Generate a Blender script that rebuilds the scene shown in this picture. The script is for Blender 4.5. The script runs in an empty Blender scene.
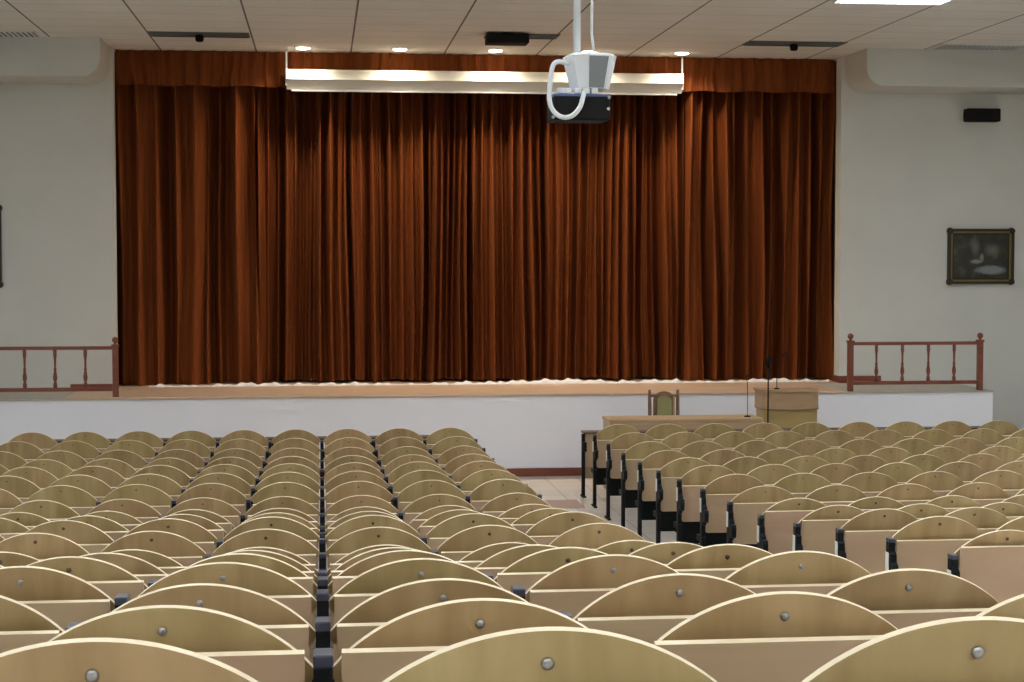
import bpy, bmesh, math, random
from mathutils import Vector, Matrix
random.seed(7)
PI = math.pi
S = bpy.context.scene
COL = S.collection

# ---------------------------------------------------------------- camera
CAM_H = 2.75
cd = bpy.data.cameras.new('camera'); cam = bpy.data.objects.new('camera', cd); COL.objects.link(cam)
cd.sensor_width = 36.0; cd.lens = 1700.0 / 1024.0 * 36.0; cd.clip_end = 100; cd.clip_start = 0.05
YAW, PITCH = math.radians(6.4033), math.radians(2.7279)
cam.rotation_euler = (PI/2 - PITCH, 0, -YAW); cam.location = (0, 0, CAM_H)
S.camera = cam
# ---------------------------------------------------------------- world, exposure
w = bpy.data.worlds.new('world'); S.world = w; w.use_nodes = True
w.node_tree.nodes['Background'].inputs[0].default_value = (0.8, 0.85, 1, 1)
w.node_tree.nodes['Background'].inputs[1].default_value = 0.05
S.view_settings.view_transform = 'Standard'; S.view_settings.look = 'None'
S.view_settings.exposure = 0.0; S.view_settings.gamma = 1.0; S.view_settings.use_curve_mapping = False
TROFFER_POWER = 23.5      # emission strength of each lit fluorescent fitting
DOWNLIGHT_W = 175.0

# ---------------------------------------------------------------- materials
def mat(name, col, rough=0.6, metal=0.0, spec=None):
    m = bpy.data.materials.new(name); m.use_nodes = True
    b = m.node_tree.nodes['Principled BSDF']
    b.inputs['Base Color'].default_value = (*col, 1); b.inputs['Roughness'].default_value = rough
    b.inputs['Metallic'].default_value = metal
    if spec is not None: b.inputs['Specular IOR Level'].default_value = spec
    return m
def nd(m, t, **kw):
    n = m.node_tree.nodes.new(t)
    for k, v in kw.items(): setattr(n, k, v)
    return n
def lk(m, a, b): m.node_tree.links.new(a, b)
def bsdf(m): return m.node_tree.nodes['Principled BSDF']
def ramp(m, stops):
    r = nd(m, 'ShaderNodeValToRGB'); e = r.color_ramp.elements
    e[0].position, e[0].color = stops[0][0], (*stops[0][1], 1)
    e[1].position, e[1].color = stops[-1][0], (*stops[-1][1], 1)
    for p, c in stops[1:-1]:
        x = e.new(p); x.color = (*c, 1)
    return r
def wood(name, c1, c2, scale=(2.2, 2.2, 14), rough=0.45, vary=0.0):
    """veneer: stretched noise grain; every object gets its own cut of the veneer"""
    m = mat(name, c1, rough); tc = nd(m, 'ShaderNodeTexCoord'); oi = nd(m, 'ShaderNodeObjectInfo')
    mp = nd(m, 'ShaderNodeMapping'); mp.inputs['Scale'].default_value = scale
    ml = nd(m, 'ShaderNodeMath', operation='MULTIPLY'); ml.inputs[1].default_value = 37.0
    cb = nd(m, 'ShaderNodeCombineXYZ')
    lk(m, oi.outputs['Random'], ml.inputs[0]); lk(m, ml.outputs[0], cb.inputs[0]); lk(m, ml.outputs[0], cb.inputs[2])
    lk(m, tc.outputs['Object'], mp.inputs['Vector']); lk(m, cb.outputs[0], mp.inputs['Location'])
    no = nd(m, 'ShaderNodeTexNoise'); no.inputs['Scale'].default_value = 1.6; no.inputs['Detail'].default_value = 5
    no.inputs['Distortion'].default_value = 0.9
    lk(m, mp.outputs[0], no.inputs['Vector'])
    r = ramp(m, [(0.3, c2), (0.5, tuple((a+b)/2 for a, b in zip(c1, c2))), (0.68, c1)]); lk(m, no.outputs['Fac'], r.inputs[0])
    if vary:
        hs = nd(m, 'ShaderNodeHueSaturation')
        mr = nd(m, 'ShaderNodeMapRange'); mr.inputs['To Min'].default_value = 1 - vary; mr.inputs['To Max'].default_value = 1 + vary
        lk(m, oi.outputs['Random'], mr.inputs['Value']); lk(m, mr.outputs[0], hs.inputs['Value'])
        m2 = nd(m, 'ShaderNodeMath', operation='MULTIPLY'); m2.inputs[1].default_value = 7.31
        fr = nd(m, 'ShaderNodeMath', operation='FRACT'); lk(m, oi.outputs['Random'], m2.inputs[0]); lk(m, m2.outputs[0], fr.inputs[0])
        mh = nd(m, 'ShaderNodeMapRange'); mh.inputs['To Min'].default_value = 0.488; mh.inputs['To Max'].default_value = 0.508
        lk(m, fr.outputs[0], mh.inputs['Value']); lk(m, mh.outputs[0], hs.inputs['Hue'])
        lk(m, r.outputs[0], hs.inputs['Color']); lk(m, hs.outputs[0], bsdf(m).inputs['Base Color'])
    else:
        lk(m, r.outputs[0], bsdf(m).inputs['Base Color'])
    return m
def plaster(name, c, rough=0.8, amt=0.05):
    m = mat(name, c, rough); tc = nd(m, 'ShaderNodeTexCoord'); no = nd(m, 'ShaderNodeTexNoise')
    no.inputs['Scale'].default_value = 0.9; no.inputs['Detail'].default_value = 6
    lk(m, tc.outputs['Object'], no.inputs['Vector'])
    r = ramp(m, [(0.3, tuple(x*(1-amt) for x in c)), (0.7, tuple(min(1, x*(1+amt)) for x in c))])
    lk(m, no.outputs['Fac'], r.inputs[0]); lk(m, r.outputs[0], bsdf(m).inputs['Base Color'])
    n2 = nd(m, 'ShaderNodeTexNoise'); n2.inputs['Scale'].default_value = 60; bp = nd(m, 'ShaderNodeBump'); bp.inputs['Strength'].default_value = 0.05
    lk(m, tc.outputs['Object'], n2.inputs['Vector']); lk(m, n2.outputs['Fac'], bp.inputs['Height']); lk(m, bp.outputs[0], bsdf(m).inputs['Normal'])
    return m
def emit(name, col, strength):
    m = mat(name, col); b = bsdf(m)
    b.inputs['Emission Color'].default_value = (*col, 1); b.inputs['Emission Strength'].default_value = strength
    return m

M = {}
M['back_ply'] = wood('backrest_veneer', (0.53, 0.39, 0.19), (0.38, 0.262, 0.11), (5.0, 1, 0.9), 0.42, 0.10)
M['tablet_ply'] = wood('tablet_veneer', (0.56, 0.40, 0.25), (0.49, 0.34, 0.205), (0.6, 1, 3.0), 0.45, 0.06)
M['ply_edge'] = mat('ply_edge', (0.82, 0.69, 0.48), 0.45)
M['black_metal'] = mat('black_powder_coat', (0.005, 0.006, 0.007), 0.6, 0, 0.2)
M['seat_under'] = mat('black_seat_underside', (0.004, 0.008, 0.008), 0.7, 0, 0.2)
M['cap'] = mat('grey_cap_plastic', (0.045, 0.05, 0.075), 0.3)
M['silver'] = mat('silver_metal', (0.42, 0.42, 0.43), 0.3, 0.9)
M['plate'] = mat('white_glint', (0.85, 0.85, 0.83), 0.4)  # white put into the colour for the glint on the aisle posts
M['desk_wood'] = wood('front_desk_wood', (0.40, 0.29, 0.18), (0.33, 0.23, 0.13), (0.6, 1, 3.0), 0.5)
M['bolt_brown'] = mat('brown_bolt', (0.22, 0.155, 0.07), 0.5)
M['dark_edge'] = mat('brown_edge_band', (0.10, 0.06, 0.04), 0.5)
M['wall'] = plaster('wall_paint', (0.69, 0.69, 0.645))
M['soffit'] = plaster('soffit_paint', (0.66, 0.66, 0.61))
M['stage_white'] = plaster('stage_front_paint', (0.87, 0.88, 0.94), 0.45, 0.02)
M['stage_wood'] = wood('stage_boards', (0.66, 0.48, 0.35), (0.56, 0.38, 0.27), (1, 6, 1), 0.35)
M['stage_grey'] = mat('stage_grey_floor', (0.45, 0.43, 0.38), 0.5)
M['redwood'] = wood('mahogany_stain', (0.24, 0.065, 0.035), (0.17, 0.045, 0.024), (3, 3, 10), 0.35)
M['oak'] = wood('oak_table', (0.52, 0.37, 0.22), (0.43, 0.29, 0.16), (0.8, 1, 5), 0.45)
M['lectern'] = wood('lectern_oak', (0.47, 0.32, 0.19), (0.40, 0.26, 0.14), (0.8, 1, 5), 0.45)
M['lectern_low'] = wood('lectern_yellow_oak', (0.46, 0.33, 0.13), (0.40, 0.28, 0.10), (0.8, 1, 5), 0.45)
M['chair_wood'] = wood('chair_walnut', (0.22, 0.13, 0.08), (0.16, 0.09, 0.05), (3, 3, 10), 0.4)
M['green_fabric'] = mat('sage_fabric', (0.30, 0.29, 0.13), 0.9)
M['lining'] = mat('white_lining_cloth', (0.85, 0.82, 0.82), 0.9)
M['screen_case'] = mat('screen_case_enamel', (0.80, 0.80, 0.74), 0.35)
M['white_enamel'] = mat('white_enamel', (0.80, 0.83, 0.86), 0.35)
M['grey_enamel'] = mat('grey_enamel', (0.20, 0.22, 0.23), 0.4)
M['projector'] = mat('projector_black', (0.010, 0.010, 0.010), 0.75, 0, 0.2)
M['blue_plastic'] = mat('blue_grey_plastic', (0.08, 0.11, 0.25), 0.4)
M['black'] = mat('matt_black', (0.005, 0.005, 0.005), 0.7, 0, 0.2)
M['slot_grey'] = mat('vent_grey', (0.10, 0.12, 0.115), 0.6)
M['louvre'] = mat('louvre_metal', (0.85, 0.87, 0.87), 0.3, 0.2)
M['troffer_on'] = emit('fluorescent_diffuser', (0.87, 0.94, 1.0), TROFFER_POWER)
M['troffer_off'] = mat('unlit_diffuser', (0.04, 0.045, 0.045), 0.4)
M['lamp_glow'] = emit('downlight_glow', (1.0, 0.84, 0.62), 30)
M['gold'] = mat('dull_gilt', (0.24, 0.19, 0.06), 0.45, 0.3)
M['gold_dark'] = mat('dark_bronze', (0.035, 0.028, 0.015), 0.5, 0.2)
M['band'] = plaster('terracotta_band', (0.42, 0.27, 0.20), 0.35)

# curtain velvet
def velvet(name, c1, c2):
    m = mat(name, c1, 0.85, spec=0.15); tc = nd(m, 'ShaderNodeTexCoord'); no = nd(m, 'ShaderNodeTexNoise')
    mp = nd(m, 'ShaderNodeMapping'); mp.inputs['Scale'].default_value = (9, 9, 0.25)
    lk(m, tc.outputs['Object'], mp.inputs[0]); lk(m, mp.outputs[0], no.inputs['Vector']); no.inputs['Detail'].default_value = 3
    r = ramp(m, [(0.32, c2), (0.68, c1)]); lk(m, no.outputs['Fac'], r.inputs[0]); lk(m, r.outputs[0], bsdf(m).inputs['Base Color'])
    b = bsdf(m); b.inputs['Sheen Weight'].default_value = 0.03; b.inputs['Sheen Roughness'].default_value = 0.4
    b.inputs['Sheen Tint'].default_value = (0.9, 0.35, 0.12, 1)
    return m
M['curtain'] = velvet('rust_velvet', (0.205, 0.055, 0.012), (0.15, 0.034, 0.007))

# ceiling tiles: joints run away from the viewer every 1.262 m, faint cross joints every 0.6 m
def ceiling_mat():
    m = mat('ceiling_tiles', (0.6, 0.57, 0.52), 0.85); tc = nd(m, 'ShaderNodeTexCoord'); sp = nd(m, 'ShaderNodeSeparateXYZ')
    lk(m, tc.outputs['Object'], sp.inputs[0])
    def line(out, step, off, width):
        a = nd(m, 'ShaderNodeMath', operation='ADD'); a.inputs[1].default_value = off + 40*step; lk(m, out, a.inputs[0])
        d = nd(m, 'ShaderNodeMath', operation='DIVIDE'); d.inputs[1].default_value = step; lk(m, a.outputs[0], d.inputs[0])
        f = nd(m, 'ShaderNodeMath', operation='FRACT'); lk(m, d.outputs[0], f.inputs[0])
        l = nd(m, 'ShaderNodeMath', operation='LESS_THAN'); l.inputs[1].default_value = width/step; lk(m, f.outputs[0], l.inputs[0])
        return l.outputs[0]
    l1 = line(sp.outputs[0], 1.262, 2.12, 0.022); l2 = line(sp.outputs[1], 0.6, 0.0, 0.02)
    no = nd(m, 'ShaderNodeTexNoise'); no.inputs['Scale'].default_value = 1.2; lk(m, tc.outputs['Object'], no.inputs['Vector'])
    r = ramp(m, [(0.3, (0.80, 0.78, 0.73)), (0.7, (0.86, 0.84, 0.79))]); lk(m, no.outputs['Fac'], r.inputs[0])
    x1 = nd(m, 'ShaderNodeMix', data_type='RGBA'); x2 = nd(m, 'ShaderNodeMix', data_type='RGBA')
    lk(m, r.outputs[0], x1.inputs['A']); x1.inputs['B'].default_value = (0.60, 0.54, 0.50, 1)
    lk(m, l2, x1.inputs['Factor'])
    lk(m, x1.outputs['Result'], x2.inputs['A']); x2.inputs['B'].default_value = (0.15, 0.14, 0.13, 1); lk(m, l1, x2.inputs['Factor'])
    lk(m, x2.outputs['Result'], bsdf(m).inputs['Base Color'])
    return m
M['ceiling'] = ceiling_mat()
def floor_mat():
    m = mat('floor_tiles', (0.7, 0.62, 0.55), 0.3); tc = nd(m, 'ShaderNodeTexCoord'); br = nd(m, 'ShaderNodeTexBrick')
    br.offset = 0.0; br.inputs['Scale'].default_value = 1.0
    br.inputs['Brick Width'].default_value = 0.4; br.inputs['Row Height'].default_value = 0.4
    br.inputs['Mortar Size'].default_value = 0.006
    br.inputs['Color1'].default_value = (0.72, 0.63, 0.54, 1); br.inputs['Color2'].default_value = (0.66, 0.60, 0.54, 1)
    br.inputs['Mortar'].default_value = (0.33, 0.30, 0.28, 1)
    lk(m, tc.outputs['Object'], br.inputs['Vector']); lk(m, br.outputs['Color'], bsdf(m).inputs['Base Color'])
    return m
M['floor'] = floor_mat()

# ---------------------------------------------------------------- mesh helpers
def finish(name, bm, mats, parent=None, smooth=False):
    me = bpy.data.meshes.new(name); bm.normal_update(); bm.to_mesh(me); bm.free()
    for m in (mats if isinstance(mats, (list, tuple)) else [mats]): me.materials.append(m)
    if smooth:
        for p in me.polygons: p.use_smooth = True
    return me
def obj(name, bm, mats, parent=None, smooth=False, loc=None):
    me = bm if isinstance(bm, bpy.types.Mesh) else finish(name, bm, mats, smooth=smooth)
    o = bpy.data.objects.new(name, me); COL.objects.link(o)
    if parent: o.parent = parent
    if loc: o.location = loc
    return o
def thing(name, label, cat, loc=(0, 0, 0), group=None):
    o = bpy.data.objects.new(name, None); COL.objects.link(o); o.empty_display_size = 0.1
    o.location = loc; o['label'] = label; o['category'] = cat
    if group: o['group'] = group
    return o
def tag(o, label, cat, group=None):
    o['label'] = label; o['category'] = cat
    if group: o['group'] = group
    return o
def struct(name, bm, m):
    o = obj(name, bm, m); o['kind'] = 'structure'; return o
def box(bm, x0, x1, y0, y1, z0, z1, bev=0.0, mi=0):
    b = bmesh.new()
    bmesh.ops.create_cube(b, size=1.0)
    bmesh.ops.scale(b, vec=(x1-x0, y1-y0, z1-z0), verts=b.verts)
    bmesh.ops.translate(b, vec=((x0+x1)/2, (y0+y1)/2, (z0+z1)/2), verts=b.verts)
    if bev: bmesh.ops.bevel(b, geom=b.edges[:], offset=bev, segments=2, affect='EDGES', profile=0.5)
    return merge(bm, b, mi)
def merge(bm, b, mi=0, mtx=None):
    if mtx is not None: bmesh.ops.transform(b, matrix=mtx, verts=b.verts)
    vm = [bm.verts.new(v.co) for v in b.verts]; b.verts.index_update()
    for f in b.faces:
        try: nf = bm.faces.new([vm[v.index] for v in f.verts]); nf.material_index = mi if mi else f.material_index; nf.smooth = f.smooth
        except ValueError: pass
    b.free(); return bm
def cyl(bm, p0, p1, r0, r1=None, seg=16, mi=0):
    return tube(bm, [p0, p1], [r0, r0 if r1 is None else r1], seg, mi)
def tube(bm, pts, rad, seg=10, mi=0):
    pts = [Vector(p) for p in pts]
    if not isinstance(rad, (list, tuple)): rad = [rad]*len(pts)
    rings = []; up = None
    for i, p in enumerate(pts):
        t = (pts[min(i+1, len(pts)-1)] - pts[max(i-1, 0)]).normalized()
        if up is None:
            up = Vector((0, 0, 1)) if abs(t.z) < 0.9 else Vector((1, 0, 0))
        u = (up - t*up.dot(t)).normalized(); v = t.cross(u); up = u
        rings.append([bm.verts.new(p + (u*math.cos(2*PI*k/seg) + v*math.sin(2*PI*k/seg))*rad[i]) for k in range(seg)])
    for a, b in zip(rings, rings[1:]):
        for k in range(seg):
            f = bm.faces.new([a[k], a[(k+1) % seg], b[(k+1) % seg], b[k]]); f.smooth = True; f.material_index = mi
    f = bm.faces.new(rings[0][::-1]); f.material_index = mi; f = bm.faces.new(rings[-1]); f.material_index = mi
    return bm
def lathe(bm, prof, cx=0, cy=0, z0=0, seg=20, mi=0):
    return tube_z(bm, [(r, z+z0) for r, z in prof], cx, cy, seg, mi)
def tube_z(bm, prof, cx, cy, seg, mi):
    rings = [[bm.verts.new((cx+r*math.cos(2*PI*k/seg), cy+r*math.sin(2*PI*k/seg), z)) for k in range(seg)] for r, z in prof]
    for a, b in zip(rings, rings[1:]):
        for k in range(seg):
            f = bm.faces.new([a[k], a[(k+1) % seg], b[(k+1) % seg], b[k]]); f.smooth = True; f.material_index = mi
    f = bm.faces.new(rings[0][::-1]); f.material_index = mi; f = bm.faces.new(rings[-1]); f.material_index = mi
    return bm
def plate(bm, outline, t, mtx=None, mi=0, edge_mi=1, curve=None):
    """outline in local (x, v), extruded by t along -n; faces mi, rim edge_mi"""
    b = bmesh.new()
    c = curve or (lambda x: 0.0)
    A = [b.verts.new((x, c(x), v)) for x, v in outline]; B = [b.verts.new((x, c(x)+t, v)) for x, v in outline]
    f = b.faces.new(A); f.material_index = mi; f = b.faces.new(B[::-1]); f.material_index = mi
    n = len(A)
    for i in range(n):
        f = b.faces.new([A[(i+1) % n], A[i], B[i], B[(i+1) % n]]); f.material_index = edge_mi
    bmesh.ops.recalc_face_normals(b, faces=b.faces)
    return merge(bm, b, 0, mtx)
def extrude_y(bm, outline, y0, y1, mi=0):
    A = [bm.verts.new((x, y0, z)) for x, z in outline]; B = [bm.verts.new((x, y1, z)) for x, z in outline]
    fs = [bm.faces.new(A), bm.faces.new(B[::-1])]
    n = len(A)
    for i in range(n): fs.append(bm.faces.new([A[(i+1) % n], A[i], B[i], B[(i+1) % n]]))
    for f in fs: f.material_index = mi
    bmesh.ops.recalc_face_normals(bm, faces=fs)
    return bm
def extrude_z(bm, outline, z0, z1, mi=0):
    A = [bm.verts.new((x, y, z0)) for x, y in outline]; B = [bm.verts.new((x, y, z1)) for x, y in outline]
    fs = [bm.faces.new(A[::-1]), bm.faces.new(B)]
    n = len(A)
    for i in range(n): fs.append(bm.faces.new([A[i], A[(i+1) % n], B[(i+1) % n], B[i]]))
    for f in fs: f.material_index = mi
    bmesh.ops.recalc_face_normals(bm, faces=fs)
    return bm

# ---------------------------------------------------------------- room
ROOM_L, ROOM_R, BACK, CEIL = -5.9, 10.5, -4.5, 5.55
STAGE_Y, STAGE_Z, WALL_Y, CUR_Y = 21.38, 1.04, 22.95, 23.38
OP_L, OP_R = -2.71, 7.15
ROWS = [(18.211, 0.0), (17.313, 0.0), (16.415, 0.0), (15.517, 0.023), (14.619, 0.064), (13.721, 0.102), (12.823, 0.137),
        (11.925, 0.153), (11.027, 0.202), (10.129, 0.306), (9.231, 0.416), (8.333, 0.492), (7.435, 0.554), (6.537, 0.694),
        (5.639, 0.836), (4.741, 0.966), (3.843, 1.077), (2.945, 1.21), (2.047, 1.353)]
bm = bmesh.new()
prof = [(STAGE_Y+0.3, 0.0)] + ROWS + [(1.15, 1.40), (BACK, 1.40)]
pts = [(y, z) for y, z in prof] + [(BACK, -0.2), (STAGE_Y+0.3, -0.2)]
A = [bm.verts.new((ROOM_L, y, z)) for y, z in pts]; B = [bm.verts.new((ROOM_R, y, z)) for y, z in pts]
fs = [bm.faces.new(A), bm.faces.new(B[::-1])]
for i in range(len(pts)): fs.append(bm.faces.new([A[(i+1) % len(A)], A[i], B[i], B[(i+1) % len(A)]]))
bmesh.ops.recalc_face_normals(bm, faces=fs)
struct('floor', bm, M['floor'])
bm = bmesh.new(); box(bm, 1.72, 2.90, 18.55, 19.2, 0.0, 0.004); struct('trim_1', bm, M['band'])
bm = bmesh.new(); box(bm, ROOM_L-0.2, ROOM_R+0.2, BACK-0.2, 24.4, CEIL, CEIL+0.15); struct('ceiling', bm, M['ceiling'])
bm = bmesh.new(); box(bm, ROOM_L-0.2, ROOM_L, BACK-0.2, 24.4, -0.2, CEIL); struct('wall_left', bm, M['wall'])
bm = bmesh.new(); box(bm, ROOM_R, ROOM_R+0.2, BACK-0.2, 24.4, -0.2, CEIL); struct('wall_right', bm, M['wall'])
bm = bmesh.new(); box(bm, ROOM_L, ROOM_R, BACK-0.2, BACK, -0.2, CEIL); struct('wall_back', bm, M['wall'])
bm = bmesh.new(); box(bm, ROOM_L, ROOM_R, 24.2, 24.4, -0.2, CEIL); struct('wall_stage', bm, M['wall'])
bm = bmesh.new(); box(bm, ROOM_L, OP_L, WALL_Y, 23.18, 0, CEIL); struct('wall_front_left', bm, M['wall'])
bm = bmesh.new(); box(bm, OP_R, ROOM_R, WALL_Y, 23.18, 0, CEIL); struct('wall_front_right', bm, M['wall'])
# boxed-in ducts under the ceiling, lower inner corner rounded
def soffit(side):
    bm = bmesh.new(); zb, r = 5.06, 0.24
    xi = OP_L-0.04 if side < 0 else OP_R+0.05
    arc = []
    for k in range(13):
        a = PI/2*k/12
        arc.append((xi + side*(r - r*math.cos(a)), zb + r - r*math.sin(a)))
    xo = ROOM_L if side < 0 else ROOM_R
    extrude_y(bm, [(xi, CEIL)] + arc + [(xo, zb), (xo, CEIL)], 22.0, WALL_Y)
    return bm
struct('trim_2', soffit(-1), M['soffit']); struct('trim_3', soffit(1), M['soffit'])
# stage platform
SR = 8.74
bm = bmesh.new()
box(bm, ROOM_L, SR, STAGE_Y, WALL_Y, 0, STAGE_Z-0.02); box(bm, OP_L-0.3, OP_R+0.3, 23.18, 24.2, 0, STAGE_Z-0.02); box(bm, OP_L, OP_R, WALL_Y, 23.18, 0, STAGE_Z-0.02)
struct('stage_platform', bm, M['stage_white'])
bm = bmesh.new()
box(bm, ROOM_L, SR, STAGE_Y-0.02, WALL_Y, STAGE_Z-0.02, STAGE_Z)
struct('stage_floor_grey', bm, M['stage_grey'])
bm = bmesh.new()
box(bm, -3.15, 6.75, STAGE_Y-0.025, WALL_Y, STAGE_Z-0.012, STAGE_Z+0.012, 0.004); box(bm, OP_L, OP_R, WALL_Y, 23.18, STAGE_Z-0.02, STAGE_Z+0.012); box(bm, OP_L-0.3, OP_R+0.3, 23.18, 24.2, STAGE_Z-0.02, STAGE_Z+0.012)
struct('stage_floor_boards', bm, M['stage_wood'])
bm = bmesh.new(); box(bm, ROOM_L, SR, STAGE_Y-0.025, STAGE_Y, 0, 0.105, 0.004); struct('baseboard_stage', bm, M['redwood'])
bm = bmesh.new(); box(bm, OP_R, 7.75, WALL_Y-0.03, WALL_Y, STAGE_Z, STAGE_Z+0.10, 0.004); box(bm, OP_R-0.02, OP_R, WALL_Y-0.03, 23.18, STAGE_Z+0.012, STAGE_Z+0.10, 0.004)
struct('baseboard_right', bm, M['redwood'])
bm = bmesh.new(); box(bm, -3.3, OP_L, WALL_Y-0.03, WALL_Y, STAGE_Z, STAGE_Z+0.07, 0.004); struct('baseboard_left', bm, M['redwood'])

# ---------------------------------------------------------------- curtains
def pleats(x0, x1, wmin, wmax, rnd):
    xs = [x0]
    while xs[-1] < x1: xs.append(xs[-1] + rnd.uniform(wmin, wmax))
    return xs
def curtain_mesh(x0, x1, z0, z1, y, wmin, wmax, amp, seed, wavy_bottom=0.01, res=0.008, nz=26, thick=0.012, gather=0.0, deep=0.6):
    rnd = random.Random(seed); P = pleats(x0-0.2, x1+0.2, wmin, wmax, rnd)
    am = [amp*rnd.uniform(0.45, 1.0) for _ in P]; off = [rnd.uniform(-0.5, 0.5)*amp for _ in P]
    ph = [rnd.uniform(0, 6.28) for _ in range(8)]; sh = [rnd.uniform(1.0, 2.8) for _ in P]
    def disp(x, t):
        # fold lines wander a little as they fall
        xx = x + (0.016*math.sin(1.1*t + 3*x + ph[0]) + 0.004*math.sin(3.1*t + 7*x + ph[1]))*(0.3+t)
        import bisect
        i = max(0, min(len(P)-2, bisect.bisect(P, xx)-1))
        u = (xx-P[i])/(P[i+1]-P[i]); u = max(0.0, min(1.0, u))
        s = 0.5-0.5*math.cos(2*PI*u)
        s = s**sh[i]
        a = am[i]*(0.75+0.25*math.sin(2.2*t+ph[2]+i*1.7))
        o = off[i]*(1-u)+off[i+1]*u
        return -a*s + o*deep + 0.008*math.sin(31*x+0.6*t+ph[3])
    nx = int((x1-x0)/res); bm = bmesh.new(); g = []
    for j in range(nz+1):
        t = j/nz; row = []
        for i in range(nx+1):
            x = x0 + (x1-x0)*i/nx; d = disp(x, t*2)
            k = 1-gather*(1-t)
            zb = z0 + wavy_bottom*math.sin(9*x+ph[4])*(1 if j == nz else 0)
            row.append(bm.verts.new((x, y + d*k, z1+(zb-z1)*t)))
        g.append(row)
    for j in range(nz):
        for i in range(nx):
            f = bm.faces.new([g[j][i], g[j+1][i], g[j+1][i+1], g[j][i+1]]); f.smooth = True
    return bm
SB = STAGE_Z+0.012
o = obj('stage_curtain', curtain_mesh(-0.84, 5.16, SB+0.035, CEIL-0.02, CUR_Y+0.35, 0.07, 0.17, 0.40, 11, deep=0.9), M['curtain'])
tag(o, 'wide middle section of the rust-brown pleated stage curtain behind the screen case', 'curtain', 'stage curtains')
o = obj('stage_curtain', curtain_mesh(OP_L-0.12, -0.77, SB+0.004, CEIL-0.02, CUR_Y+0.26, 0.11, 0.28, 0.42, 5, deep=0.9), M['curtain'])
tag(o, 'left side curtain in dark rust velvet, hanging beside the left wall', 'curtain', 'stage curtains')
o = obj('stage_curtain', curtain_mesh(5.06, OP_R+0.14, SB+0.012, CEIL-0.02, CUR_Y+0.26, 0.10, 0.26, 0.42, 8, deep=0.9), M['curtain'])
tag(o, 'right side curtain in rust velvet, hanging behind the lectern side', 'curtain', 'stage curtains')
o = obj('curtain_valance', curtain_mesh(OP_L+0.01, OP_R-0.01, 5.08, CEIL-0.005, CUR_Y-0.14, 0.10, 0.24, 0.07, 21, nz=8), M['curtain'])
tag(o, 'short gathered rust velvet valance across the top of the stage opening', 'curtain valance')
# crumpled white lining that peeps out below the middle curtain
rnd = random.Random(4); bm = bmesh.new(); g = []
nx = 420
for j in range(7):
    a = PI*j/6; row = []
    for i in range(nx+1):
        x = -2.3 + 9.35*i/nx
        h = 0.022 + 0.018*math.sin(3.1*x+1) * math.sin(1.3*x) + 0.012*math.sin(17*x) + 0.01*math.sin(41*x+2)
        h = max(0.008, h + (0.018 if 2.4 < x < 4.9 else 0))
        row.append(bm.verts.new((x, 23.12 - 0.05*math.cos(a) + 0.02*math.sin(23*x), SB + h*math.sin(a) + 0.001)))
    g.append(row)
for j in range(6):
    for i in range(nx):
        f = bm.faces.new([g[j][i], g[j][i+1], g[j+1][i+1], g[j+1][i]]); f.smooth = True
o = obj('curtain_lining', bm, M['lining']); tag(o, 'crumpled white lining cloth lying along the foot of the curtain', 'cloth')

# ---------------------------------------------------------------- projection screen case
t = thing('projection_screen', 'long white rolled-up projection screen case hanging in front of the curtain', 'projection screen', (2.245, 23.05, 5.035)); t.scale = (1, 1, 0.91)
bm = bmesh.new(); L = 2.69
pr = [(0.075, 0.0), (0.075, 0.28), (-0.04, 0.285), (-0.07, 0.275), (-0.09, 0.25), (-0.092, 0.135), (-0.08, 0.125), (-0.045, 0.12), (0.02, 0.0)]
A = [bm.verts.new((-L, y, z)) for y, z in pr]; B = [bm.verts.new((L, y, z)) for y, z in pr]
fs = [bm.faces.new(A), bm.faces.new(B[::-1])]
for i in range(len(pr)): fs.append(bm.faces.new([A[(i+1) % len(A)], A[i], B[i], B[(i+1) % len(A)]]))
bmesh.ops.recalc_face_normals(bm, faces=fs)
obj('screen_housing', bm, M['screen_case'], t)
bm = bmesh.new(); box(bm, -L+0.06, L-0.06, 0.025, 0.065, -0.03, 0.0, 0.008); obj('bottom_bar', bm, M['white_enamel'], t)
for sx in (-1, 1):
    bm = bmesh.new(); box(bm, sx*L-0.012, sx*L+0.012, -0.03, 0.03, 0.05, 0.30, 0.004)
    cyl(bm, (sx*L, 0, 0.28), (sx*L, 0, (CEIL-5.035)/0.91), 0.012)
    o = obj('hanging_bracket', bm, M['white_enamel'], t)

# ---------------------------------------------------------------- ceiling fittings
for i, (x, nm) in enumerate([(-0.22, 'leftmost'), (1.055, 'second from the left'), (2.33, 'third from the left'), (3.59, 'fourth, behind the projector'), (4.86, 'rightmost')]):
    t = thing('downlight', f'round lit downlight above the screen case, {nm} of the five', 'ceiling light', (x, 22.72, CEIL), 'downlights above the curtain')
    bm = bmesh.new(); lathe(bm, [(0.10, -0.012), (0.112, -0.006), (0.112, 0.0)], seg=28); obj('trim_ring', bm, M['white_enamel'], t)
    bm = bmesh.new(); lathe(bm, [(0.05, -0.028), (0.082, -0.022), (0.09, -0.012)], seg=28); obj('lamp_lens', bm, M['lamp_glow'], t)
    ld = bpy.data.lights.new('downlight_lamp', 'SPOT'); ld.energy = DOWNLIGHT_W; ld.color = (1.0, 0.83, 0.60); ld.spot_size = math.radians(150); ld.spot_blend = 0.9
    ld.shadow_soft_size = 0.11; lo = bpy.data.objects.new('downlight_lamp', ld); COL.objects.link(lo); lo.location = (x, 22.72, CEIL-0.05)
    lo.rotation_euler = (math.radians(0), 0, 0)

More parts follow.
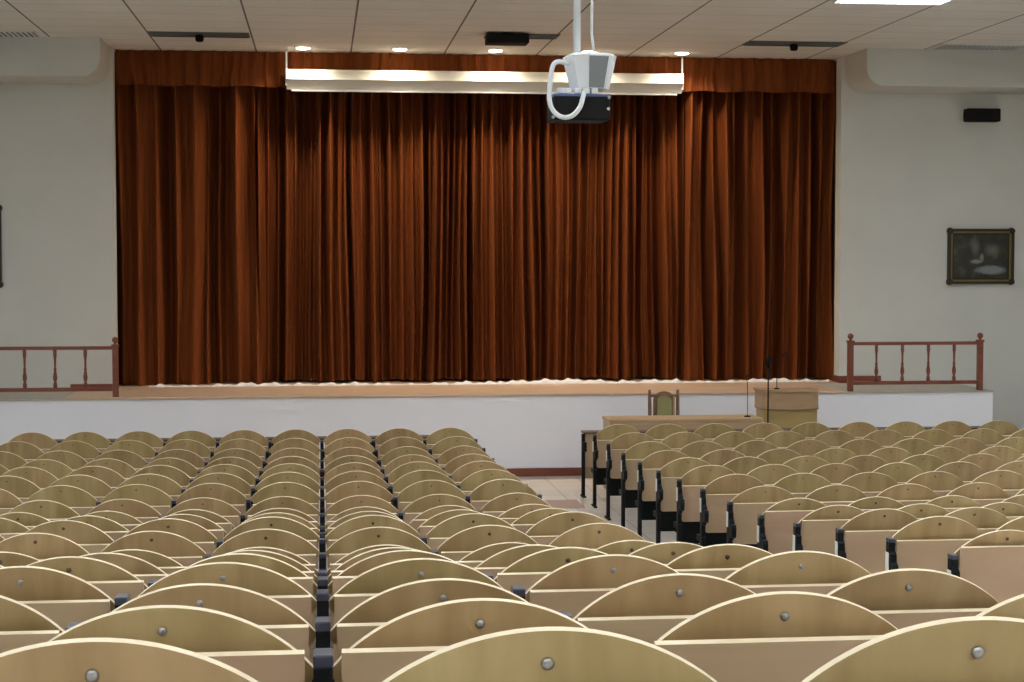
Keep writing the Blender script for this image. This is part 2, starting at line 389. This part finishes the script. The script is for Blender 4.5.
def troffer(x, y, lit, label, group):
    t = thing('fluorescent_ceiling_light', label, 'ceiling light', (x, y, CEIL), group)
    bm = bmesh.new(); w_, d_ = 0.61, 0.29
    for a in ((-w_, w_, -d_, -d_+0.025), (-w_, w_, d_-0.025, d_), (-w_, -w_+0.025, -d_, d_), (w_-0.025, w_, -d_, d_)):
        box(bm, a[0], a[1], a[2], a[3], -0.014, 0.0)
    obj('frame', bm, M['white_enamel'], t)
    bm = bmesh.new(); box(bm, -w_+0.025, w_-0.025, -d_+0.025, d_-0.025, -0.006, 0.0); obj('diffuser', bm, M['troffer_on' if lit else 'troffer_off'], t)
    bm = bmesh.new()
    for k in range(1, 19): xx = -w_ + 2*w_*k/19; box(bm, xx-0.013, xx+0.013, -d_+0.025, d_-0.025, -0.011, -0.006)
    obj('louvre', bm, M['louvre'], t)
    return t
for r, y in enumerate((18.3, 15.3, 12.3, 9.3, 6.3, 3.3, 0.3, -2.7)):
    for c, x in enumerate((-4.01, -1.49, 1.04, 3.56, 6.09, 8.61)):
        if (r, c) in ((0, 2), (0, 3), (0, 1)): continue
        if (r, c) == (0, 4):
            troffer(x+0.05, y-0.47, True, 'lit fluorescent ceiling light cut by the top edge of the photo, right of the projector', None)
        else:
            troffer(x, y, True, 'lit fluorescent light recessed in the ceiling over the rows of seats', 'ceiling lights over the seating')
troffer(-4.08, 21.80, False, 'unlit louvred ceiling light above the left wall duct', 'unlit lights by the stage')
troffer(8.62, 21.70, False, 'unlit louvred ceiling light above the right wall duct', 'unlit lights by the stage')

def vent(x0, x1, y0, y1, label, spot=True):
    t = thing('ceiling_slot', label, 'ceiling vent', ((x0+x1)/2, (y0+y1)/2, CEIL), 'grey slots in the ceiling')
    w_, d_ = (x1-x0)/2, (y1-y0)/2
    bm = bmesh.new(); box(bm, -w_, w_, -d_, d_, -0.008, 0.0, 0.002)
    box(bm, -w_+0.03, w_-0.03, -d_+0.05, -d_+0.09, -0.016, -0.008); box(bm, -w_+0.03, w_-0.03, d_-0.09, d_-0.05, -0.016, -0.008)
    obj('slot_panel', bm, M['slot_grey'], t)
    if spot:
        bm = bmesh.new(); lathe(bm, [(0.04, 0.0), (0.055, -0.02), (0.05, -0.07), (0.035, -0.085)][::-1], seg=20, z0=-0.008)
        obj('spot_head', bm, M['black'], t)
vent(-2.10, -0.87, 21.35, 21.80, 'grey ceiling slot with a small black spot, left above the curtain')
vent(5.45, 6.75, 21.40, 21.85, 'grey ceiling slot with a small black spot, right of the projector')
vent(2.05, 2.97, 21.05, 21.50, 'grey ceiling slot behind the black box near the projector', False)
t = thing('ceiling_speaker', 'black box loudspeaker fixed to the ceiling left of the projector pole', 'speaker', (2.30, 21.05, CEIL))
bm = bmesh.new(); box(bm, -0.26, 0.26, -0.16, 0.16, -0.135, -0.02, 0.012); obj('cabinet', bm, M['black'], t)
bm = bmesh.new(); box(bm, -0.25, 0.25, -0.168, -0.16, -0.125, -0.03, 0.003); obj('grille', bm, M['projector'], t)
bm = bmesh.new(); box(bm, -0.08, 0.08, -0.08, 0.08, -0.02, 0.0); obj('bracket', bm, M['slot_grey'], t)

# ---------------------------------------------------------------- projector on its pole
PX, PY = 1.90, 12.0
t = thing('projector_mount', 'white ceiling pole and faceted white housing that carries the projector', 'projector mount', (PX, PY, CEIL))
bm = bmesh.new(); cyl(bm, (-0.09, 0, 0), (-0.09, 0, -1.345), 0.026); lathe(bm, [(0.07, -0.02), (0.07, 0.0)], cx=-0.09); obj('pole', bm, M['white_enamel'], t)
bm = bmesh.new(); tube(bm, [(0.02, 0.02, 0), (0.005, 0.02, -0.45), (0.02, 0.02, -0.9), (0.018, 0.02, -1.20), (0.04, 0.02, -1.35)], 0.009); obj('power_cable', bm, M['white_enamel'], t)
bm = bmesh.new()
def octa(s, z, cut):
    h = s
    return [(-h+cut, -h, z), (h-cut, -h, z), (h, -h+cut, z), (h, h-cut, z), (h-cut, h, z), (-h+cut, h, z), (-h, h-cut, z), (-h, -h+cut, z)]
rot = Matrix.Rotation(math.radians(14), 4, 'Z')
ru = [bm.verts.new(rot @ Vector(p)) for p in octa(0.165, -1.365, 0.062)]
rl = [bm.verts.new(rot @ Vector(p)) for p in octa(0.118, -1.595, 0.045)]
rt = [bm.verts.new(rot @ Vector(p)) for p in octa(0.135, -1.345, 0.05)]
for a, b in ((rl, ru), (ru, rt)):
    for k in range(8): bm.faces.new([a[k], a[(k+1) % 8], b[(k+1) % 8], b[k]])
bm.faces.new(rl[::-1]); bm.faces.new(rt)
obj('housing', bm, M['white_enamel'], t)
bm = bmesh.new()
q = [rot @ Vector(p) for p in ((-0.07, -0.166, -1.372), (0.075, -0.166, -1.372), (0.055, -0.122, -1.587), (-0.055, -0.122, -1.587))]
n = (rot @ Vector((0, -1, -0.28))).normalized()
a = [bm.verts.new(p) for p in q]; b = [bm.verts.new(p+n*0.006) for p in q]
bm.faces.new(a); bm.faces.new(b[::-1])
for k in range(4): bm.faces.new([a[(k+1) % 4], a[k], b[k], b[(k+1) % 4]])
bmesh.ops.recalc_face_normals(bm, faces=bm.faces)
obj('access_panel', bm, M['grey_enamel'], t)
bm = bmesh.new(); cyl(bm, (-0.02, 0, -1.585), (-0.02, 0, -1.635), 0.05); box(bm, -0.12, 0.06, -0.05, 0.05, -1.645, -1.63, 0.003); obj('swivel_joint', bm, M['silver'], t)
bm = bmesh.new()
loop = [(-0.13, -0.15, -1.40), (-0.20, -0.19, -1.39), (-0.245, -0.21, -1.42), (-0.262, -0.215, -1.52), (-0.272, -0.215, -1.62), (-0.262, -0.22, -1.70), (-0.225, -0.23, -1.755), (-0.17, -0.235, -1.78), (-0.11, -0.235, -1.765), (-0.06, -0.23, -1.71), (-0.035, -0.21, -1.64), (-0.02, -0.16, -1.60)]
sm = []
for i in range(len(loop)-1):
    p0, p1, p2, p3 = [Vector(loop[max(0, min(len(loop)-1, i+d))]) for d in (-1, 0, 1, 2)]
    for k in range(5):
        u = k/5; sm.append(0.5*((2*p1)+(-p0+p2)*u+(2*p0-5*p1+4*p2-p3)*u*u+(-p0+3*p1-3*p2+p3)*u**3))
sm.append(Vector(loop[-1]))
tube(bm, [p + Vector((-0.045, 0, -0.03)) for p in sm], 0.017, 12); obj('cable_conduit', bm, M['white_enamel'], t)
t = thing('projector', 'black data projector hanging under the white faceted housing', 'projector', (PX-0.08, PY, CEIL-1.63))
RZ = Matrix.Rotation(math.radians(3), 4, 'Z')
def rb(bm, *a, **k):
    b = bmesh.new(); box(b, *a, **k); return merge(bm, b, 0, RZ)
bm = bmesh.new(); rb(bm, -0.20, 0.20, -0.15, 0.15, -0.19, -0.025, bev=0.012); obj('body', bm, M['projector'], t)
bm = bmesh.new(); rb(bm, -0.205, 0.205, -0.155, 0.155, -0.025, -0.005, bev=0.004); obj('top_cover', bm, M['blue_plastic'], t)
for x in (-0.15, -0.10, -0.03, 0.03, 0.09):
    bm = bmesh.new(); rb(bm, x-0.024, x+0.024, -0.14, -0.09, -0.005, 0.035, bev=0.008); obj('cable_plug', bm, M['white_enamel'], t)
bm = bmesh.new(); cyl(bm, (-0.02, 0, -0.006), (-0.02, 0, 0.0), 0.04); rb(bm, -0.05, 0.05, -0.05, 0.05, -0.006, 0.0); obj('ceiling_bracket', bm, M['silver'], t)
for x, z in ((0.21, -0.03), (0.205, -0.11), (-0.215, -0.17)):
    bm = bmesh.new(); cyl(bm, (x*0.93, -0.145, z), (x*0.93, -0.162, z), 0.011); obj('fixing_screw', bm, M['silver'], t)
bm = bmesh.new(); cyl(bm, (0.08, 0.14, -0.10), (0.08, 0.19, -0.10), 0.05, 0.045, 20); obj('lens', bm, M['black'], t)

# ---------------------------------------------------------------- wall pieces
t = thing('wall_speaker', 'small black loudspeaker high on the right wall below the duct', 'speaker', (9.10, WALL_Y, 4.75))
bm = bmesh.new(); box(bm, -0.24, 0.24, -0.27, -0.09, -0.09, 0.09, 0.02); obj('cabinet', bm, M['black'], t)
bm = bmesh.new(); box(bm, -0.225, 0.225, -0.28, -0.265, -0.075, 0.075, 0.006); obj('grille', bm, M['projector'], t)
bm = bmesh.new(); box(bm, -0.05, 0.05, -0.10, 0.0, -0.05, 0.05, 0.004)
for sx in (-1, 1): box(bm, sx*0.25-0.008, sx*0.25+0.008, -0.2, -0.15, -0.04, 0.04)
obj('bracket', bm, M['black'], t)

def painting_mat():
    m = mat('dark_landscape_oil', (0.03, 0.03, 0.02), 0.45); tc = nd(m, 'ShaderNodeTexCoord')
    no = nd(m, 'ShaderNodeTexNoise'); no.inputs['Scale'].default_value = 7; no.inputs['Detail'].default_value = 6; lk(m, tc.outputs['Object'], no.inputs['Vector'])
    r = ramp(m, [(0.3, (0.010, 0.010, 0.008)), (0.55, (0.035, 0.035, 0.022)), (0.75, (0.10, 0.10, 0.07))]); lk(m, no.outputs['Fac'], r.inputs[0])
    cur = r.outputs[0]
    def blob(cx, cz, sx, sz, col, soft):
        nonlocal cur
        mp = nd(m, 'ShaderNodeMapping'); mp.inputs['Location'].default_value = (-cx/sx, 0, -cz/sz); mp.inputs['Scale'].default_value = (1/sx, 0, 1/sz)
        ad = nd(m, 'ShaderNodeMix', data_type='RGBA', blend_type='LINEAR_LIGHT'); ad.inputs['Factor'].default_value = 0.25
        lk(m, mp.outputs[0], ad.inputs['A']); lk(m, no.outputs['Color'], ad.inputs['B']); lk(m, tc.outputs['Object'], mp.inputs[0])
        ln = nd(m, 'ShaderNodeVectorMath', operation='LENGTH'); lk(m, ad.outputs['Result'], ln.inputs[0])
        mr = nd(m, 'ShaderNodeMapRange'); mr.inputs['From Min'].default_value = 1; mr.inputs['From Max'].default_value = 1-soft; lk(m, ln.outputs['Value'], mr.inputs['Value'])
        x = nd(m, 'ShaderNodeMix', data_type='RGBA'); lk(m, mr.outputs[0], x.inputs['Factor']); lk(m, cur, x.inputs['A']); x.inputs['B'].default_value = (*col, 1); cur = x.outputs['Result']
    blob(-0.08, 0.13, 0.08, 0.17, (0.12, 0.14, 0.10), 0.8)
    blob(0.17, 0.09, 0.13, 0.10, (0.14, 0.14, 0.11), 0.7)
    blob(0.14, -0.19, 0.24, 0.075, (0.20, 0.25, 0.26), 0.4)
    blob(-0.06, -0.07, 0.10, 0.035, (0.26, 0.25, 0.23), 0.5)
    blob(0.02, -0.02, 0.035, 0.07, (0.22, 0.22, 0.20), 0.6)
    lk(m, cur, bsdf(m).inputs['Base Color'])
    return m
PM = painting_mat()
def painting(x, z, label, H2=0.385):
    t = thing('framed_painting', label, 'painting', (x, WALL_Y, z), 'paintings on the stage wall')
    W2 = 0.475
    bm = bmesh.new(); box(bm, -W2+0.07, W2-0.07, -0.03, -0.01, -H2+0.07, H2-0.07); obj('canvas', bm, PM, t)
    bm = bmesh.new()
    for i, (wd, d0, d1, mi) in enumerate(((0.035, 0.0, 0.075, 0), (0.06, 0.0, 0.055, 1), (0.085, 0.0, 0.04, 0))):
        o_ = 0.0 if i == 0 else (0.035 if i == 1 else 0.06)
        a, b = W2-o_, H2-o_; c = wd-o_
        for bx in ((-a, a, b-c, b), (-a, a, -b, -b+c), (-a, -a+c, -b+c, b-c), (a-c, a, -b+c, b-c)):
            box(bm, bx[0], bx[1], -d1, -d0 if d0 else 0.0, bx[2], bx[3], 0.006, mi)
    for sx in (-1, 1):
        for sz in (-1, 1): cyl(bm, (sx*(W2-0.03), -0.02, sz*(H2-0.03)), (sx*(W2-0.03), -0.085, sz*(H2-0.03)), 0.05, 0.035, 12)
    obj('frame', bm, [M['gold_dark'], M['gold']], t)
painting(9.165, 2.80, 'dark landscape painting in a bronze frame on the right wall')
painting(-4.635, 2.93, 'dark framed painting cut off by the left edge of the photo', 0.53)

# ---------------------------------------------------------------- stage railings
def railing(xa, xb, n, label):
    t = thing('stage_railing', label, 'railing', ((xa+xb)/2, STAGE_Y+0.08, STAGE_Z+0.0), 'railings on the stage'); t.scale = (1, 1, 1.065)
    h = (xb-xa)/2
    for s in (-1, 1):
        bm = bmesh.new(); box(bm, s*h-0.035, s*h+0.035, -0.035, 0.035, 0.0, 0.62, 0.006)
        box(bm, s*h-0.045, s*h+0.045, -0.045, 0.045, 0.60, 0.625, 0.005)
        p = obj('post', bm, M['redwood'], t)
        bm = bmesh.new(); lathe(bm, [(0.018, 0.62), (0.018, 0.64), (0.036, 0.66), (0.040, 0.68), (0.030, 0.70), (0.008, 0.712)], cx=s*h, seg=16); obj('finial', bm, M['redwood'], p)
    bm = bmesh.new(); box(bm, -h+0.035, h-0.035, -0.022, 0.022, 0.565, 0.605, 0.006); obj('top_rail', bm, M['redwood'], t)
    bm = bmesh.new(); box(bm, -h+0.035, h-0.035, -0.02, 0.02, 0.08, 0.125, 0.006); obj('bottom_rail', bm, M['redwood'], t)
    for i in range(n):
        x = -h + 2*h*(i+1)/(n+1)
        bm = bmesh.new(); lathe(bm, [(0.024, 0.125), (0.024, 0.17), (0.014, 0.19), (0.024, 0.22), (0.027, 0.25), (0.014, 0.32), (0.020, 0.33), (0.012, 0.36), (0.015, 0.46), (0.022, 0.50), (0.022, 0.565)], cx=x, seg=12)
        obj('baluster', bm, M['redwood'], t)
railing(6.84, 8.59, 4, 'dark red wooden railing standing on the right end of the stage')
railing(-4.37, -2.54, 4, 'dark red wooden railing standing on the left end of the stage')

# ---------------------------------------------------------------- table, chair, lectern, microphones
t = thing('speakers_table', 'long oak table with front panel standing before the stage', 'table', (4.30, 20.0, 0))
bm = bmesh.new(); box(bm, -0.93, 0.93, -0.26, 0.26, 0.83, 0.865, 0.005); obj('tabletop', bm, M['oak'], t)
bm = bmesh.new(); box(bm, -0.89, 0.89, -0.25, -0.225, 0.30, 0.835, 0.002); obj('front_panel', bm, M['oak'], t)
for s in (-1, 1):
    bm = bmesh.new(); box(bm, s*0.90-0.018, s*0.90+0.018, -0.25, 0.25, 0.0, 0.835, 0.002); obj('side_panel', bm, M['oak'], t)
t = thing('armchair', 'high-backed wooden chair with sage green back pad behind the oak table', 'chair', (4.235, 20.55, -0.0))
for s in (-1, 1):
    bm = bmesh.new(); tube(bm, [(s*0.175, 0.24, 0), (s*0.175, 0.20, 0.45), (s*0.178, 0.24, 1.07), (s*0.178, 0.245, 1.135)], [0.022, 0.026, 0.022, 0.018], 10); obj('back_post', bm, M['chair_wood'], t)
    bm = bmesh.new(); cyl(bm, (s*0.2, -0.2, 0), (s*0.2, -0.2, 0.44), 0.018, 0.025); obj('leg', bm, M['chair_wood'], t)
    bm = bmesh.new(); tube(bm, [(s*0.2, -0.2, 0.43), (s*0.22, -0.19, 0.66), (s*0.22, -0.05, 0.69), (s*0.18, 0.21, 0.68)], 0.02, 10); obj('armrest', bm, M['chair_wood'], t)
bm = bmesh.new(); box(bm, -0.21, 0.21, -0.22, 0.22, 0.42, 0.50, 0.02); obj('seat', bm, M['green_fabric'], t)
def archpts(wd, z0, z1, n=14): return [(-wd, z0)] + [(wd*-math.cos(PI*k/n), z1 + wd*0.8*math.sin(PI*k/n)) for k in range(n+1)] + [(wd, z0)]
bm = bmesh.new(); ot = archpts(0.135, 0.62, 1.01); extrude_y(bm, ot, 0.215, 0.235); obj('back_frame', bm, M['chair_wood'], t)
bm = bmesh.new(); extrude_y(bm, archpts(0.09, 0.64, 0.995), 0.185, 0.216); obj('back_pad', bm, M['green_fabric'], t)
bm = bmesh.new(); box(bm, -0.17, 0.17, 0.21, 0.235, 1.045, 1.08, 0.006); obj('top_rail', bm, M['chair_wood'], t)
bm = bmesh.new(); box(bm, 0.115, 0.14, 0.205, 0.23, 0.60, 1.06, 0.004); obj('back_slat', bm, M['oak'], t)

t = thing('lectern', 'bow-fronted oak lectern with yellower lower body in front of the stage', 'lectern', (5.705, 20.25, 0))
def bow(wd, d, dep, n=16): return [(-wd, dep)] + [(-wd+2*wd*k/n, -d*math.sin(PI*k/n)**0.8) for k in range(n+1)] + [(wd, dep)]
bm = bmesh.new(); extrude_z(bm, bow(0.335, 0.14, 0.36), 0.0, 0.93); obj('lower_body', bm, M['lectern_low'], t)
bm = bmesh.new(); extrude_z(bm, bow(0.350, 0.16, 0.38), 0.93, 1.14); obj('upper_band', bm, M['lectern'], t)
bm = bmesh.new(); extrude_z(bm, bow(0.362, 0.18, 0.40), 1.14, 1.165)
for v in bm.verts: v.co.z += 0.035*(-(v.co.y)+0.1) * 0.5
obj('sloping_top', bm, M['lectern'], t)
bm = bmesh.new(); extrude_z(bm, bow(0.352, 0.162, 0.38), 0.922, 0.934); obj('dark_moulding', bm, M['chair_wood'], t)  # thin strip of dark wood under the upper band
t = thing('gooseneck_microphone', 'thin black gooseneck microphone rising from the lectern, right of the mic stand', 'microphone', (5.56, 20.36, 1.165))
bm = bmesh.new(); lathe(bm, [(0.035, 0.0), (0.03, 0.015)]); obj('base', bm, M['black'], t)
bm = bmesh.new(); tube(bm, [(0, 0, 0.01), (0.0, 0, 0.2), (0.02, 0, 0.33), (0.07, -0.01, 0.42)], 0.005, 8); obj('gooseneck', bm, M['black'], t)
bm = bmesh.new(); cyl(bm, (0.07, -0.01, 0.42), (0.12, -0.02, 0.45), 0.009, 0.013); obj('microphone_head', bm, M['projector'], t)
t = thing('gooseneck_microphone', 'thin black gooseneck microphone rising from the oak table, left of the mic stand', 'microphone', (5.09, 19.95, 0.865))
bm = bmesh.new(); lathe(bm, [(0.04, 0.0), (0.035, 0.015)]); obj('base', bm, M['black'], t)
bm = bmesh.new(); tube(bm, [(0, 0, 0.01), (0.0, 0, 0.3), (-0.005, 0, 0.42), (-0.03, -0.01, 0.49)], 0.004, 8); obj('gooseneck', bm, M['black'], t)
bm = bmesh.new(); cyl(bm, (-0.03, -0.01, 0.49), (0.02, -0.02, 0.50), 0.012, 0.014); obj('microphone_head', bm, M['projector'], t)
t = thing('microphone_stand', 'tall black microphone stand in front of the left side of the lectern', 'microphone stand', (5.37, 20.05, 0))
bm = bmesh.new(); lathe(bm, [(0.12, 0.0), (0.12, 0.012), (0.03, 0.025)]); obj('base', bm, M['black'], t)
bm = bmesh.new(); cyl(bm, (0, 0, 0.015), (0, 0, 1.45), 0.010, 0.009); obj('pole', bm, M['black'], t)
bm = bmesh.new(); lathe(bm, [(0.012, 1.44), (0.018, 1.47), (0.034, 1.50), (0.036, 1.55), (0.02, 1.575), (0.005, 1.58)], seg=14); obj('microphone_head', bm, M['black'], t)

# ---------------------------------------------------------------- auditorium seats
WD = 0.55; TOP = 0.943; TILT = math.radians(14)
def tilted(v_top_z, y_top):            # matrix: panel local (x, n, v) hung from its top edge, leaning back to the viewer
    return Matrix.Translation((0, y_top, v_top_z)) @ Matrix.Rotation(TILT, 4, 'X')
# backrest: circular top, short square shoulders, narrower tongue below
R = 0.333; hw = 0.2575; n = 30
amax = math.asin(hw/R)
arc = [(R*math.sin(-amax + 2*amax*k/n), -(R - R*math.cos(-amax + 2*amax*k/n))) for k in range(n+1)]
low = arc[-1][1]
out = arc + [(hw, low-0.022), (hw-0.012, low-0.034), (hw-0.026, low-0.05), (hw-0.03, -0.36), (hw-0.06, -0.40), (-hw+0.06, -0.40), (-hw+0.03, -0.36), (-hw+0.026, low-0.05), (-hw+0.012, low-0.034), (-hw, low-0.022)]
bm = bmesh.new(); plate(bm, out, 0.0115, tilted(TOP, -0.0))
ME_back = finish('backrest', bm, [M['back_ply'], M['ply_edge']])
bm = bmesh.new(); b = bmesh.new(); tube_z(b, [(0.0085, 0), (0.0085, 0.003), (0.006, 0.006), (0.002, 0.007)], 0, 0, 14, 0)
merge(bm, b, 0, tilted(TOP, 0) @ Matrix.Translation((0, 0.0, -0.044)) @ Matrix.Rotation(PI/2, 4, 'X'))
ME_bolt = finish('bolt', bm, M['silver'])
bm = bmesh.new(); tw, th = 0.243, 0.335
zt = TOP-0.098
plate(bm, [(-tw, -th+0.02), (-tw+0.02, -th), (tw-0.02, -th), (tw, -th+0.02), (tw, 0), (-tw, 0)], 0.0165, tilted(zt, 0.0-0.02) @ Matrix.Translation((0, -0.004, 0)))
ME_tab = finish('writing_tablet', bm, [M['tablet_ply'], M['ply_edge']])
bm = bmesh.new(); plate(bm, [(-0.235, -0.33), (-0.21, -0.355), (0.21, -0.355), (0.235, -0.33), (0.235, 0), (-0.235, 0)], 0.035, tilted(0.565, 0.155) @ Matrix.Translation((0, 0, 0)), 0, 0)
ME_seat = finish('folding_seat', bm, [M['seat_under'], M['ply_edge']])
bm = bmesh.new()
box(bm, -0.017, 0.017, -0.030, 0.030, 0.0, 0.84, 0.004)
box(bm, -0.019, 0.019, -0.045, 0.15, 0.40, 0.45, 0.004)
box(bm, -0.017, 0.017, -0.09, 0.14, 0.0, 0.022, 0.004)
ME_post = finish('frame_post', bm, M['black_metal'])
bm = bmesh.new()
extr = [(-0.03, 0.79), (-0.048, 0.775), (-0.05, 0.73), (-0.075, 0.715), (-0.085, 0.69), (-0.13, 0.69), (-0.14, 0.665), (-0.135, 0.60), (-0.11, 0.585), (-0.08, 0.60), (-0.05, 0.56), (-0.03, 0.55)]
A = [bm.verts.new((-0.0172, y, z)) for y, z in extr]; B = [bm.verts.new((0.0172, y, z)) for y, z in extr]
fs = [bm.faces.new(A), bm.faces.new(B[::-1])]
for i in range(len(extr)): fs.append(bm.faces.new([A[(i+1) % len(A)], A[i], B[i], B[(i+1) % len(A)]]))
bmesh.ops.recalc_face_normals(bm, faces=fs)
ME_hinge = finish('tablet_hinge', bm, M['black_metal'])
bm = bmesh.new(); box(bm, -0.0175, 0.0175, -0.031, 0.031, 0.838, 0.860, 0.004); ME_cap = finish('post_cap', bm, M['cap'])
bm = bmesh.new(); box(bm, -0.023, -0.018, -0.026, 0.020, 0.66, 0.78, 0.001); ME_glint = finish('glint_strip', bm, M['plate'])  # added strip, stands for light glinting off the post's aisle side

def child(name, me, parent, x=0.0):
    o = bpy.data.objects.new(name, me); COL.objects.link(o); o.parent = parent; o.location = (x, 0, 0); return o
def add_post(t, x, glint_=False):
    p = child('frame_post', ME_post, t, x); child('post_cap', ME_cap, p); child('tablet_hinge', ME_hinge, p)
    if glint_: child('post_glint', ME_glint, p)['label'] = 'thin white strip painted as a light glint on the aisle side of the post'
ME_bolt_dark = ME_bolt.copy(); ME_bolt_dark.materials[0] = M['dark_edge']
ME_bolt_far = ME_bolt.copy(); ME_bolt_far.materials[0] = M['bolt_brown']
# on the level front rows the writing tablets hang lower on the backrests
TAB_DROP = {1: .08, 2: .085, 3: .085, 4: .085, 5: .085, 6: .08, 7: .067, 8: .032, 9: -.01, 10: -.004, 11: .032, 12: .03, 13: -.022, 14: -.015, 15: -.018, 16: -.004, 17: -.003, 18: -.019}
def make_seat(label, group, loc, last=False, aisle=False, row=1):
    t = thing('auditorium_seat', label, 'seat', loc, group)
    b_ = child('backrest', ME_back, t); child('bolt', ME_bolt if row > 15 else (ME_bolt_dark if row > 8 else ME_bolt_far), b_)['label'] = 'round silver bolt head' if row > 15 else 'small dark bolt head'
    d = TAB_DROP.get(row, 0.005); tb = child('writing_tablet', ME_tab, t); tb.location = (0, d*math.tan(TILT), -d)
    child('folding_seat', ME_seat, t)
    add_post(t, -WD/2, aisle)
    if last: add_post(t, WD/2)
    return t
ORD = ['', 'first', 'second', 'third', 'fourth', 'fifth', 'sixth', 'seventh', 'eighth', 'ninth', 'tenth', 'eleventh', 'twelfth', 'thirteenth', 'fourteenth', 'fifteenth', 'sixteenth', 'seventeenth', 'eighteenth', 'nineteenth']
def cam_x(X, Y):
    a = math.atan2(X, Y) - YAW
    return 512 + 1700*math.tan(a)
XL, XR = -3.30, 3.015
def floor_z(y):
    P = [(21.5, 0.0)] + ROWS
    for (ya, za), (yb, zb) in zip(P, P[1:]):
        if yb <= y <= ya: return za + (zb-za)*(ya-y)/(ya-yb)
    return P[-1][1]
for r, (y_, z_) in enumerate(ROWS, 1):
    for side, x0 in (('left', XL), ('right', XR)):
        y = y_ + (0.40 if side == 'right' else 0.0); z = floor_z(y)
        for c in range(9):
            x = x0 + WD*(c+0.5)
            a, b_ = cam_x(x-0.27, y), cam_x(x+0.27, y)
            if b_ < 2 or a > 1022: continue
            k = 9-c if side == 'left' else c+1
            pos = 'at the central aisle' if k == 1 else f'{ORD[k]} from the central aisle'
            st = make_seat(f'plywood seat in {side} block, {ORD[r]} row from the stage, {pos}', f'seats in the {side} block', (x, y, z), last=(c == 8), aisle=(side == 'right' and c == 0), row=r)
            if side == 'right':
                st.scale = (1, 1, 0.975)
                for p in st.children:
                    if p.name.startswith('frame_post'): p.scale = (1, 1, 0.965)
            elif r < 14:
                for p in st.children:
                    if p.name.startswith('frame_post'): p.scale = (1, 1, 0.955)
# desks in front of the first rows
def front_desk(x0, label, y=19.12):
    t = thing('front_row_desk', label, 'desk', (x0, y, 0), 'desks in front of the first rows'); t.scale = (1, 1, 0.95)
    W = WD*9
    bm = bmesh.new(); box(bm, 0.0, W, -0.02, 0.20, 0.775, 0.795, 0.004); obj('desk_top', bm, M['dark_edge'], t)
    for c in range(9):
        bm = bmesh.new(); box(bm, c*WD+0.03, (c+1)*WD-0.03, 0.03, 0.05, 0.36, 0.772, 0.002); obj('desk_panel', bm, M['tablet_ply'], t)
        bm = bmesh.new(); box(bm, c*WD+0.03, (c+1)*WD-0.03, 0.05, 0.065, 0.22, 0.36, 0.002); obj('lower_panel', bm, M['desk_wood'], t)
    for c in range(10):
        bm = bmesh.new(); box(bm, c*WD-0.019, c*WD+0.019, -0.03, 0.03, 0.0, 0.774, 0.004); box(bm, c*WD-0.022, c*WD+0.022, -0.10, 0.10, 0, 0.02, 0.004)
        box(bm, c*WD-0.015, c*WD+0.03, -0.08, -0.03, 0.56, 0.68, 0.006)
        obj('frame_post', bm, M['black_metal'], t)
front_desk(XL, 'long brown desk front before the first row of the left seat block')
front_desk(XR, 'long brown desk front before the first row of the right seat block', 19.44)
bpy.context.view_layer.update()
